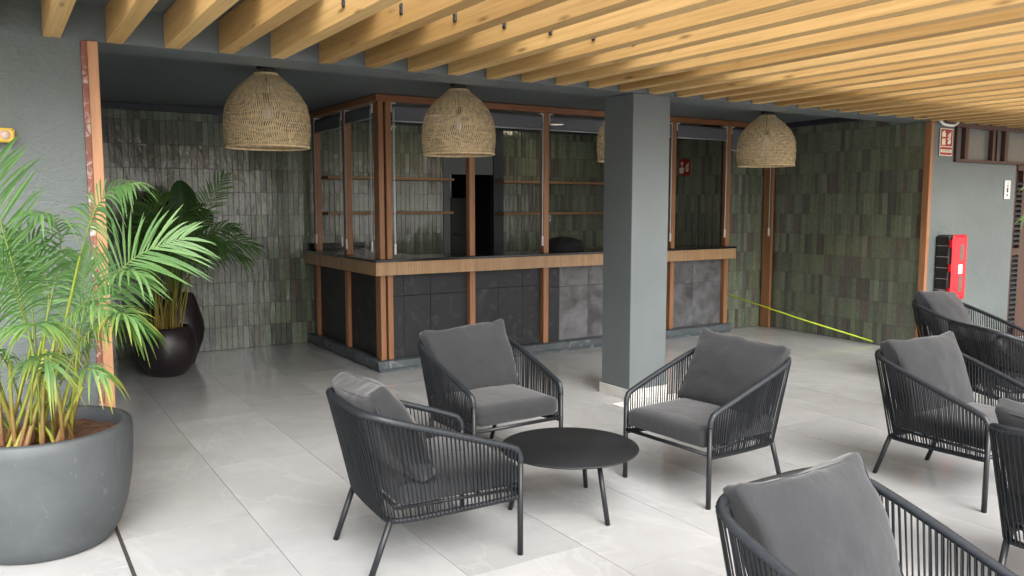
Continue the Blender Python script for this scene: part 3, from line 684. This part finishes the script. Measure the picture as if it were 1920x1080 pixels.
def soft_box(hx, hy, hz, r, puff, seed, n=14, wr=0.004, pinch=0.0, spike=0.0):
    m = MB(); idx = {}; H = Vector((hx,hy,hz))
    def vert(p):
        key = tuple(round(c, 4) for c in p)
        if key in idx: return idx[key]
        w0 = Vector((p[0]*hx, p[1]*hy, p[2]*hz)); q = Vector([max(-(H[i]-r), min(H[i]-r, w0[i])) for i in range(3)]); d = w0-q
        if d.length > 1e-9: w1 = q+d.normalized()*min(r, d.length*1.0 if d.length < r else r)
        else: w1 = w0
        fx = max(0, 1-(w1.x/hx)**2); fy = max(0, 1-(w1.y/hy)**2); fz = max(0, 1-(w1.z/hz)**2)
        w1.z += puff*fx*fy*(1 if p[2] > 0 else -0.3 if p[2] < 0 else 0)*min(1, abs(p[2]))
        e = 1-pinch*((1-fx)*(1-fy))
        w1.z *= e
        if spike:
            cr = (abs(w1.x)/hx)**5*(abs(w1.y)/hy)**5; k = 1+spike*(cr*1.3-(max((abs(w1.x)/hx)**6, (abs(w1.y)/hy)**6))*(1-cr)*0.9)
            w1.x *= k; w1.y *= k
        nn = noise.noise(w1*7+Vector((seed,0,0)))*wr*2+noise.noise(w1*17+Vector((0,seed,0)))*wr
        w1 += w1.normalized()*nn
        m.v.append(tuple(w1)); idx[key] = len(m.v)-1; return idx[key]
    for ax in range(3):
        for sg in (-1, 1):
            for i in range(n):
                for j in range(n):
                    q = []
                    for a, b in ((i,j),(i+1,j),(i+1,j+1),(i,j+1)):
                        p = [0,0,0]; p[ax] = sg; p[(ax+1)%3] = -1+2*a/n; p[(ax+2)%3] = -1+2*b/n; q.append(vert(p))
                    m.f.append(tuple(q if sg > 0 else q[::-1]))
    return m
def make_chair():
    t = thing('rope_armchair', '', 'armchair')
    # wrapped upper rail with ridges of rope
    P = resample(RAIL, 380); tube = MB()
    tube.tube(P, [0.0165 if i % 2 else 0.0148 for i in range(len(P))], 9)
    tube.build('arm_rail', M['railrope_sheen'], t, True)
    for s in (-1, 1):
        MB().tube([(s*.31,-.33,0.0),(s*.31,-.33,.2),(s*.31,-.33,.434)], 0.0135, 10).build('leg', M['metal'], t, True)
        MB().tube([(s*.248,.355,0.0),(s*.25,.262,.246)], 0.0135, 10).build('leg', M['metal'], t, True)
    PL = resample(LOW, 220)
    MB().tube(PL, [0.0140 if i % 2 else 0.0122 for i in range(len(PL))], 8).build('lower_rail', M['rope'], t, True)
    fr = MB().tube([(-.305,-.33,.285),(.305,-.33,.285)], 0.011, 8)
    for s in (-1, 1): fr.tube([(s*.298,-.325,.305),(s*.262,.23,.300)], 0.008, 8); fr.tube([(s*.29,-.325,.325),(s*.255,.23,.320)], 0.006, 6)
    fr.tube([(-.25,.235,.30),(.25,.235,.30)], 0.010, 8)
    for y in (-.15, .05): fr.tube([(-.29,y,.30),(.29,y,.30)], 0.008, 6)
    fr.build('seat_frame', M['metal'], t, True)
    # cords between rails
    NC = 96; T = resample(RAIL[1:-1], NC*4+1); B = resample(LOW, NC*4+1); m = MB(); rng = random.Random(5)
    cen = Vector((0, 0.0, 0.5))
    for k in range(NC):
        i = k*4+2
        for lay, (dt, db) in enumerate(((0, 0), (2, 2 if k % 3 else 1))):
            it = min(len(T)-1, i+dt); ib = min(len(B)-1, i+db)
            a = T[it].copy(); b = B[ib].copy()
            oa = Vector((a.x, max(a.y-0.05, -0.02) if a.y > 0 else 0, 0)); oa = oa.normalized() if oa.length > 0.01 else Vector((0,1,0))
            o = oa*(0.015 if lay == 0 else -0.012)
            mid = (a+b)/2 + o*1.0 + Vector((rng.uniform(-.002,.002), rng.uniform(-.002,.002), 0))
            m.tube([a+o, mid, b+o], 0.0028, 5, caps=False)
    tag(m.build('rope_weave', M['rope'], t, True), kind='stuff')
    c = soft_box(.292, .295, .056, .040, .014, 2.0, 14, 0.002).build('seat_cushion', M['fabric'], t, True); c.location = (0, -.055, .362)
    b = soft_box(.297, .222, .066, .030, .045, 5.0, 22, 0.0050, 0.45, 0.055).build('back_cushion', M['fabric'], t, True)
    b.location = (0, .205, .625); b.rotation_euler = (R(90-17), 0, 0)
    for dz in (0.047, -0.047):
        pts = []
        for k in range(48):
            a = 2*math.pi*k/48; cx = math.copysign(abs(math.cos(a))**0.22, math.cos(a)); cy = math.copysign(abs(math.sin(a))**0.22, math.sin(a))
            cr = abs(cx)**5*abs(cy)**5; kk = 1+.055*(cr*1.3-max(abs(cx)**6, abs(cy)**6)*(1-cr)*.9)
            pts.append((cx*.291*kk, cy*.216*kk, dz*(1-0.45*cr)))
        MB().tube(pts, 0.0030, 5, closed=True).build('piping', M['fabric'], b, True)
    return t
CH = [ # x, y, angle, label, cushion tweak (dy, dz, tilt, roll)
 (1.625,3.325,86.2,'charcoal rope armchair seen from behind at the left of the round table',(0.0,0.01,6,4)),
 (2.537,4.290,1.9,'charcoal rope armchair facing the camera behind the round table before the bar',(0,0,0,-3)),
 (3.368,3.268,-86.6,'charcoal rope armchair right of the round table in front of the column',(0,0.005,3,3)),
 (4.545,2.469,-2.5,'charcoal rope armchair standing alone between the column chair and right picture edge',(0,0.0,0,0)),
 (2.005,1.262,1.0,'nearest charcoal rope armchair, cut off by the bottom edge',(.035,-0.025,3,-2,-3,.035)),
 (6.112,2.941,60.1,'charcoal rope armchair turned away with a slumped cushion at the right edge',(-.05,-.05,30,0)),
 (7.081,3.821,2.6,'farthest charcoal rope armchair, in front of the red extinguisher cabinet',(0,0.01,10,4)),
 (3.619,1.378,94.2,'charcoal rope armchair cropped at the lower right picture edge',(0,0,0,0)),
]
proto = make_chair()
def cushion_variant(seed):
    o = soft_box(.297, .222, .066, .030, .045, seed, 22, 0.0065, 0.45, 0.055).build('back_cushion', M['fabric'], None, True); me = o.data; bpy.data.objects.remove(o); return me
CV = [cushion_variant(x) for x in (11.0, 23.0, 37.0, 53.0)]
for i, (x, y, a, lab, tw) in enumerate(CH):
    o = proto if i == 0 else copy_tree(proto)
    o.location = (x, y, 0); o.rotation_euler = (0, 0, R(a)); tag(o, lab, 'armchair', 'rope armchairs on the terrace')
for i, o in enumerate([x for x in bpy.data.objects if x.name.startswith('rope_armchair')]):
    e = next(c for c in CH if c[3] == o['label'])[4]
    b = next(c for c in o.children if c.name.startswith('back_cushion'))
    b.data = CV[i % 4]
    if 'bottom edge' in o['label']: b.scale = (0.90, 1.0, 1.0)
    e = e+(0,0)[:6-len(e)]; b.location = (e[5], .212+e[0], .588+e[1]); b.rotation_euler = (R(90-22-e[2]), R(e[3]), R(e[4]))

# round table
t = thing('round_table', 'low round black coffee table between the armchairs', 'table', (2.47, 3.357, 0))
MB().lathe([(0.0005,.312),(.350,.312),(.357,.3155),(.360,.319),(.360,.321),(.357,.3245),(.0005,.325)], 72).build('table_top', M['tabletop'], t, True)
MB().tube([(.22*math.cos(a), .22*math.sin(a), .304) for a in [2*math.pi*k/40 for k in range(40)]], 0.009, 6, closed=True).build('ring_frame', M['metal'], t, True)
for a in (-88, 36, 156):
    ca, sa = math.cos(R(a)), math.sin(R(a)); MB().tube([(.235*ca,.235*sa,.308),(.31*ca,.31*sa,0)], 0.0125, 10).build('leg', M['metal'], t, True)

# ================================================================== PALMS
rng = random.Random(11)
def lerp3(a, b, t): return tuple(x+(y-x)*t for x, y in zip(a, b))
G1, G2, YEL, BRN = (0.085,0.20,0.055), (0.185,0.335,0.115), (0.38,0.33,0.035), (0.28,0.16,0.05)
def frond(parent, pts, nl=24, ll=0.30, up=(0,-0.3,1), droop=0.5, wid=0.0066, start=0.25, cols=(G1, G2), yellow=0.0, fold=0.5):
    P = bez(pts, 30); m = MB(); n = len(P); L = [0]
    for a, b in zip(P[:-1], P[1:]): L.append(L[-1]+(b-a).length)
    def at(s):
        s = max(0, min(L[-1], s*L[-1])); j = 0
        while j < n-2 and L[j+1] < s: j += 1
        k = (s-L[j])/max(1e-9, L[j+1]-L[j]); return P[j].lerp(P[j+1], k), (P[j+1]-P[j]).normalized()
    rc = lerp3(cols[1], YEL, 0.35+yellow*0.3)
    m.tube(P, [0.0075*(1-0.82*i/(n-1))*(wid/0.0066)*0.7 for i in range(n)], 5, c=rc)
    upv = Vector(up).normalized()
    for i in range(nl):
        s = start+(1-start)*(i+0.5)/nl
        for sd in (-1, 1):
            p, tg = at(min(0.995, s+rng.uniform(-.006,.006)+(0.008 if sd > 0 else 0)))
            side = tg.cross(upv)
            if side.length < 1e-3: side = Vector((1,0,0))
            side.normalize(); nrm = side.cross(tg).normalized()
            q = (s-start)/(1-start); ang = R(62-38*q+rng.uniform(-6,6)); ln = ll*(0.30+0.95*math.sin(math.pi*(0.14+0.78*q)))*rng.uniform(.85,1.1)*0.82
            d = (tg*math.cos(ang)+side*sd*math.sin(ang)+nrm*fold*0.5).normalized()
            cc = lerp3(cols[0], cols[1], rng.random()); tip = lerp3(cc, YEL, min(1, yellow*rng.uniform(0.3,1.6))) if yellow else cc
            if yellow and rng.random() < 0.12*yellow: tip = BRN
            vs = []; cs = []; SG = 5
            wv = d.cross(nrm).normalized(); dr = droop*rng.uniform(0.7,1.3)
            for k in range(SG+1):
                u = k/SG; c = p+d*ln*u-Vector((0,0,1))*ln*dr*u*u
                ww = wid*(0.45+1.3*u if u < 0.35 else 1.02*(1-((u-0.35)/0.65)**1.6))+0.0004
                lift = nrm*ww*0.35
                vs += [c-wv*ww+lift, c, c+wv*ww+lift]
                cl = lerp3(cc, tip, max(0, u-0.35)/0.65); cs += [cl, lerp3(cl, (0.02,0.06,0.012), 0.15), cl]
            b = len(m.v); m.v += [tuple(v) for v in vs]; m.c += cs
            for k in range(SG):
                m.f += [(b+3*k, b+3*k+1, b+3*k+4, b+3*k+3), (b+3*k+1, b+3*k+2, b+3*k+5, b+3*k+4)]
    return m.build('frond', M['leaf'], parent, True)
def cane(parent, pts, r0, r1, c0, c1):
    P = bez(pts, 10); m = MB(); n = len(P)
    for i in range(n-1):
        t0 = i/(n-1); m.tube([P[i], P[i+1]], [r0+(r1-r0)*t0, r0+(r1-r0)*(i+1)/(n-1)], 7, caps=False, c=lerp3(c0, c1, min(1, t0*1.4)))
    return m.build('cane', M['cane'], parent, True)

# big planter at left
PX, PY = 0.135, 4.32
t = thing('planter', 'large round matte grey planter at the left edge', 'planter', (PX, PY, 0))
MB().lathe([(0.0005,0.0),(.27,0.0),(.288,.008),(.325,.07),(.358,.17),(.380,.29),(.390,.41),(.392,.50),(.388,.545),(.382,.552),(.352,.552),(.346,.546),(.342,.50),(.335,.40)], 72).build('pot', M['potgrey'], t, True)
b = MB(); 
for i in range(9):
    for k in range(40):
        a = 2*math.pi*k/40; r = 0.341*i/8+0.0005; b.v.append((r*math.cos(a), r*math.sin(a), 0.488+0.018*noise.noise(Vector((r*9*math.cos(a), r*9*math.sin(a), 0)))))
for i in range(8):
    for k in range(40): l = (k+1) % 40; b.f.append((i*40+k, i*40+l, (i+1)*40+l, (i+1)*40+k))
b.build('soil', M['soil'], t, True)
palm = thing('palm_plant', 'bright green areca palm growing in the large grey planter', 'palm', (PX, PY, 0.49))
def LP(*a): return onY(*a)-Vector((PX,PY,0.49))
def S(x, y): return Vector((x, y, 0.0))
base = [S(rng.uniform(-.16,.14), rng.uniform(-.20,.06)) for _ in range(13)]
FR = [ # list of pixel way points (px, py, Y), options
 ([(150,480,4.2),(178,395,4.15),(212,354,4.1),(250,346,4.0)], dict(nl=22, ll=.24, droop=.75, up=(0,-.5,1))),
 ([(150,610,4.2),(196,548,4.1),(232,500,4.0),(280,468,3.95),(345,446,3.95)], dict(nl=26, ll=.30, droop=.25, up=(-.35,-.9,.35), start=.30, fold=.3)),
 ([(118,640,4.2),(165,560,4.1),(215,520,4.0),(245,508,3.9),(270,520,3.85)], dict(nl=22, ll=.22, droop=.65, up=(0,-.5,1))),
 ([(112,720,4.2),(160,630,4.05),(205,595,3.95),(228,588,3.85),(255,600,3.8)], dict(nl=24, ll=.22, droop=.6, up=(0,-.5,1), yellow=.55)),
 ([(70,700,4.2),(30,520,4.15),(5,430,4.1),(-8,360,4.05),(-2,290,4.0)], dict(nl=24, ll=.30, droop=.15, up=(.2,-1,.2), start=.35, fold=.1)),
 ([(78,640,4.25),(108,500,4.3),(112,440,4.25),(92,405,4.1),(58,402,4.0)], dict(nl=22, ll=.24, droop=.8, up=(0,-.5,1))),
 ([(60,640,4.2),(32,560,4.1),(5,500,4.0),(-40,470,3.95)], dict(nl=24, ll=.32, droop=.6, up=(0,-.7,.8))),
 ([(75,790,4.15),(70,690,4.05),(66,625,3.9),(66,608,3.82),(66,612,3.66)], dict(nl=16, ll=.25, droop=.75, up=(0,.2,1), start=.74, yellow=.35)),
 ([(128,790,4.15),(140,740,4.05),(152,700,3.95),(170,692,3.88),(196,705,3.84)], dict(nl=14, ll=.17, droop=.9, up=(0,-.6,.8), start=.5, yellow=.8)),
 ([(58,800,4.15),(60,730,4.05),(64,680,3.95),(78,668,3.85),(100,690,3.8)], dict(nl=16, ll=.20, droop=.9, up=(0,-.5,.9), start=.5, yellow=.6)),
 ([(100,690,4.3),(140,600,4.3),(160,540,4.3),(150,480,4.3)], dict(nl=26, ll=.27, droop=.3, up=(0,-1,.3), start=.2, fold=.1)),
 ([(60,690,4.3),(60,580,4.45),(40,500,4.5),(10,450,4.5)], dict(nl=26, ll=.30, droop=.4, up=(0,-1,.4), start=.2)),
 ([(90,700,4.25),(110,620,4.2),(150,580,4.1),(180,570,4.0),(205,585,3.9)], dict(nl=18, ll=.18, droop=.7, up=(0,-.4,1), yellow=.3)),
 ([(85,620,4.25),(90,540,4.3),(60,470,4.25),(15,440,4.2)], dict(nl=24, ll=.26, droop=.5, up=(0,-.8,.6), start=.2)),
]
for i, (pp, kw) in enumerate(FR):
    w0 = [LP(*p) for p in pp]; bs = base[i % len(base)]
    frond(palm, w0, **kw)
    d = (w0[1]-w0[0])
    cane(palm, [bs, bs.lerp(w0[0], 0.5)+Vector((rng.uniform(-.012,.012),0,0)), w0[0]] if (w0[0]-bs).length > .12 else [Vector((w0[0].x*.9,w0[0].y*.9-.02,0)), w0[0]], 0.0100, 0.0052, (0.30,0.17,0.06) if i % 3 == 0 else (0.36,0.34,0.06), (0.30,0.36,0.05))
for i in range(14):
    bs = S(rng.uniform(-.17,.13), rng.uniform(-.22,.02)); tp = bs+Vector((rng.uniform(-.12,.14), rng.uniform(-.08,.1), rng.uniform(.25,.5)))
    cane(palm, [bs, bs.lerp(tp, .5)+Vector((rng.uniform(-.02,.02),0,.02)), tp], 0.0145 if i < 5 else 0.010, 0.007, (0.24,0.11,0.05), (0.34,0.36,0.06))
for i in range(4):
    a = rng.uniform(0, 2*math.pi); el = rng.uniform(.45,.85); ln = rng.uniform(.35,.6); bs = S(rng.uniform(-.12,.12), rng.uniform(-.12,.10))
    k = Vector((math.cos(a)*.35, math.sin(a)*.22, el)); p1 = bs+k*ln; p2 = p1+Vector((math.cos(a)*.16, math.sin(a)*.12, .10)); p3 = p2+Vector((math.cos(a)*.18, math.sin(a)*.14, -.06))
    frond(palm, [bs+k*ln*0.3, p1, p2, p3], nl=20, ll=.22, droop=.7, start=.35, cols=((0.04,0.115,0.022),(0.075,0.19,0.04)), yellow=0.2)
    cane(palm, [bs, bs+k*ln*.2, bs+k*ln*0.4], 0.009, 0.006, (0.30,0.30,0.05), (0.22,0.32,0.05))

# dark planter with slender palm, taller jar behind it with broad leaves
DX, DY = 1.30, 8.05
t = thing('planter', 'dark brown faceted planter holding the slender palm by the tiled wall', 'planter', (DX, DY, 0))
MB().lathe([(0.0005,0),(.140,0),(.155,.008),(.195,.06),(.232,.12),(.258,.19),(.268,.255),(.262,.32),(.243,.385),(.218,.435),(.206,.452),(.188,.455),(.182,.42)], 40).build('pot', M['potdark'], t, True)
MB().lathe([(0.0005,.43),(.185,.425)], 30).build('soil', M['soil'], t, True)
palm2 = thing('palm_plant', 'slender dark green palm in the brown planter by the tiled wall', 'palm', (DX, DY, 0.43))
D1, D2 = (0.055,0.150,0.030), (0.130,0.255,0.058)
def LQ(*a): return onY(*a)-Vector((DX,DY,0.43))
FQ = [([(330,520,8.05),(372,420,8.0),(395,370,7.95),(420,328,7.9)], dict(nl=22,ll=.22,droop=.2,up=(.2,-1,.3),start=.45,fold=.1)),
 ([(340,520,8.05),(385,470,8.0),(425,452,7.9),(474,462,7.85)], dict(nl=26,ll=.30,droop=.35,up=(0,-.6,.8))),
 ([(335,510,8.1),(370,455,8.05),(410,430,8.0),(440,425,8.0)], dict(nl=24,ll=.28,droop=.5,up=(0,-.8,.6))),
 ([(305,520,8.05),(285,440,8.0),(262,400,7.95),(238,386,7.9)], dict(nl=24,ll=.28,droop=.35,up=(0,-.8,.6))),
 ([(312,520,8.05),(300,430,8.0),(292,390,7.95),(300,370,7.9)], dict(nl=26,ll=.34,droop=.2,up=(0,-1,.3),fold=.1)),
 ([(322,520,8.0),(330,440,7.95),(345,400,7.9),(375,390,7.85)], dict(nl=24,ll=.30,droop=.5,up=(0,-.7,.7))),
 ([(345,530,8.05),(392,480,8.0),(430,470,7.95),(460,485,7.9)], dict(nl=24,ll=.24,droop=.7,up=(0,-.5,.9))),
 ([(330,540,7.95),(350,470,7.85),(380,440,7.8),(410,455,7.75)], dict(nl=24,ll=.28,droop=.6,up=(0,-.6,.8))),
 ([(318,540,7.95),(310,480,7.85),(280,450,7.8),(250,460,7.75)], dict(nl=24,ll=.28,droop=.6,up=(0,-.6,.8))),
 ([(325,545,7.95),(325,490,7.85),(335,460,7.75),(350,470,7.65)], dict(nl=22,ll=.28,droop=.7,up=(0,-.4,.9)))]
for i, (pp, kw) in enumerate(FQ):
    w0 = [LQ(*p) for p in pp]; bs = Vector((rng.uniform(-.10,.10), rng.uniform(-.10,.08), 0))
    frond(palm2, w0, cols=(D1, D2), wid=.0078, **kw)
    cane(palm2, [bs, bs.lerp(w0[0], .55), w0[0], w0[1]*.3+w0[0]*.7], 0.008, 0.005, (0.26,0.18,0.045), (0.16,0.20,0.035))
for i in range(26):
    bs = Vector((rng.uniform(-.12,.12), rng.uniform(-.12,.10), 0)); tp = bs*1.9+Vector((rng.uniform(-.10,.14), 0, rng.uniform(.45,.85)))
    cane(palm2, [bs, bs.lerp(tp, .5), tp], 0.0075, 0.0045, (0.38,0.26,0.055), (0.24,0.30,0.05))
for i in range(11):
    bs = Vector((rng.uniform(-.10,.10), rng.uniform(-.10,.08), 0)); a = rng.uniform(0, 6.28); hh = rng.uniform(.55,.85)
    p1 = Vector((bs.x*1.5+math.cos(a)*.06, bs.y*1.5+math.sin(a)*.05, hh)); p2 = p1+Vector((math.cos(a)*.14, math.sin(a)*.12, .2)); p3 = p2+Vector((math.cos(a)*.20, math.sin(a)*.16, .02))
    frond(palm2, [bs.lerp(p1, .6), p1, p2, p3], nl=20, ll=.26, droop=.6, start=.25, cols=(D1, D2), wid=.0075)
JX, JY = 1.50, 8.55
t = thing('planter', 'tall dark tapering jar behind the brown planter', 'planter', (JX, JY, 0))
MB().lathe([(0.0005,0),(.12,0),(.14,.01),(.22,.22),(.245,.34),(.225,.46),(.16,.68),(.145,.70),(.125,.70),(.12,.66)], 40).build('jar', M['potdark'], t, True)
pl = thing('leafy_plant', 'plant with broad dark leaves rising behind the slender palm', 'plant', (JX, JY, 0.66))
def broad(parent, tip, base_, w0, c, tilt):
    m = MB(); b0, tp = Vector(base_), Vector(tip); ax = tp-b0; L = ax.length; ax.normalize(); sd = ax.cross(Vector((0,-1,0.15))).normalized(); nr = sd.cross(ax); N = 12; K = 4
    sd = (sd*math.cos(tilt)+nr*math.sin(tilt)).normalized(); nr = sd.cross(ax)
    for i in range(N+1):
        u = i/N; ww = w0*(math.sin(math.pi*min(1, u*0.93+0.05))**0.62); cpt = b0+ax*L*u-nr*0.10*L*u*u
        for k in range(-K, K+1):
            v = k/K; m.v.append(tuple(cpt+sd*ww*v+nr*(-0.22*ww*abs(v)+0.004*math.sin(u*40)*abs(v)))); m.c.append(lerp3(c, (c[0]*1.5,c[1]*1.4,c[2]*1.3), 0.8 if k == 0 else 0.25*rng.random()))
    W = 2*K+1
    for i in range(N):
        for k in range(2*K): m.f.append((i*W+k, i*W+k+1, (i+1)*W+k+1, (i+1)*W+k))
    return m.build('leaf', M['leaf'], parent, True)
def LJ(*a): return onY(*a)-Vector((JX,JY,0.66))
for (bx, by, tx_, ty, Yb, w0, c, ti) in ((352,420,338,338,8.35,.135,(0.030,0.105,0.018),0.0),(322,440,318,350,8.55,.10,(0.010,0.022,0.008),0.9),(298,430,285,352,8.65,.11,(0.012,0.020,0.010),-0.5),(372,430,392,392,8.5,.09,(0.022,0.06,0.015),0.3)):
    broad(pl, LJ(tx_, ty, Yb), LJ(bx, by, Yb), w0, c, ti)
    cane(pl, [Vector((0,0,0)), LJ(bx, by, Yb)*.5, LJ(bx, by, Yb)], 0.012, 0.008, (0.05,0.08,0.02), (0.04,0.09,0.02))

# palm beyond the right edge: only leaf tips reach into view
QX, QY = 9.75, 4.05
t = thing('planter', 'round grey planter in front of the louvred door beyond the right edge', 'planter', (QX, QY, 0))
MB().lathe([(0.0005,0),(.20,0),(.26,.15),(.28,.36),(.275,.40),(.25,.40),(.245,.36)], 36).build('pot', M['potgrey'], t, True)
MB().lathe([(0.0005,.36),(.25,.355)], 30).build('soil', M['soil'], t, True)
palm3 = thing('palm_plant', 'areca palm whose leaf tips show before the louvred door', 'palm', (QX, QY, 0.36))
for (tx_, ty) in ((1925,352),(1918,412),(1960,330),(1990,380),(2010,450)):
    tp = onY(tx_, ty, QY+0.2)-Vector((QX,QY,0.36)); bs = Vector((rng.uniform(-.1,.1), rng.uniform(-.1,.1), 0)); mid = Vector((tp.x*.35, tp.y*.4, tp.z*1.08))
    frond(palm3, [bs+Vector((0,0,.3)), mid, tp.lerp(mid, .35)+Vector((0,0,.05)), tp], nl=20, ll=.24, droop=.6, start=.35)
    cane(palm3, [bs, bs+Vector((0,0,.2)), bs+Vector((0,0,.34))], 0.010, 0.007, (0.30,0.30,0.05), (0.22,0.32,0.05))
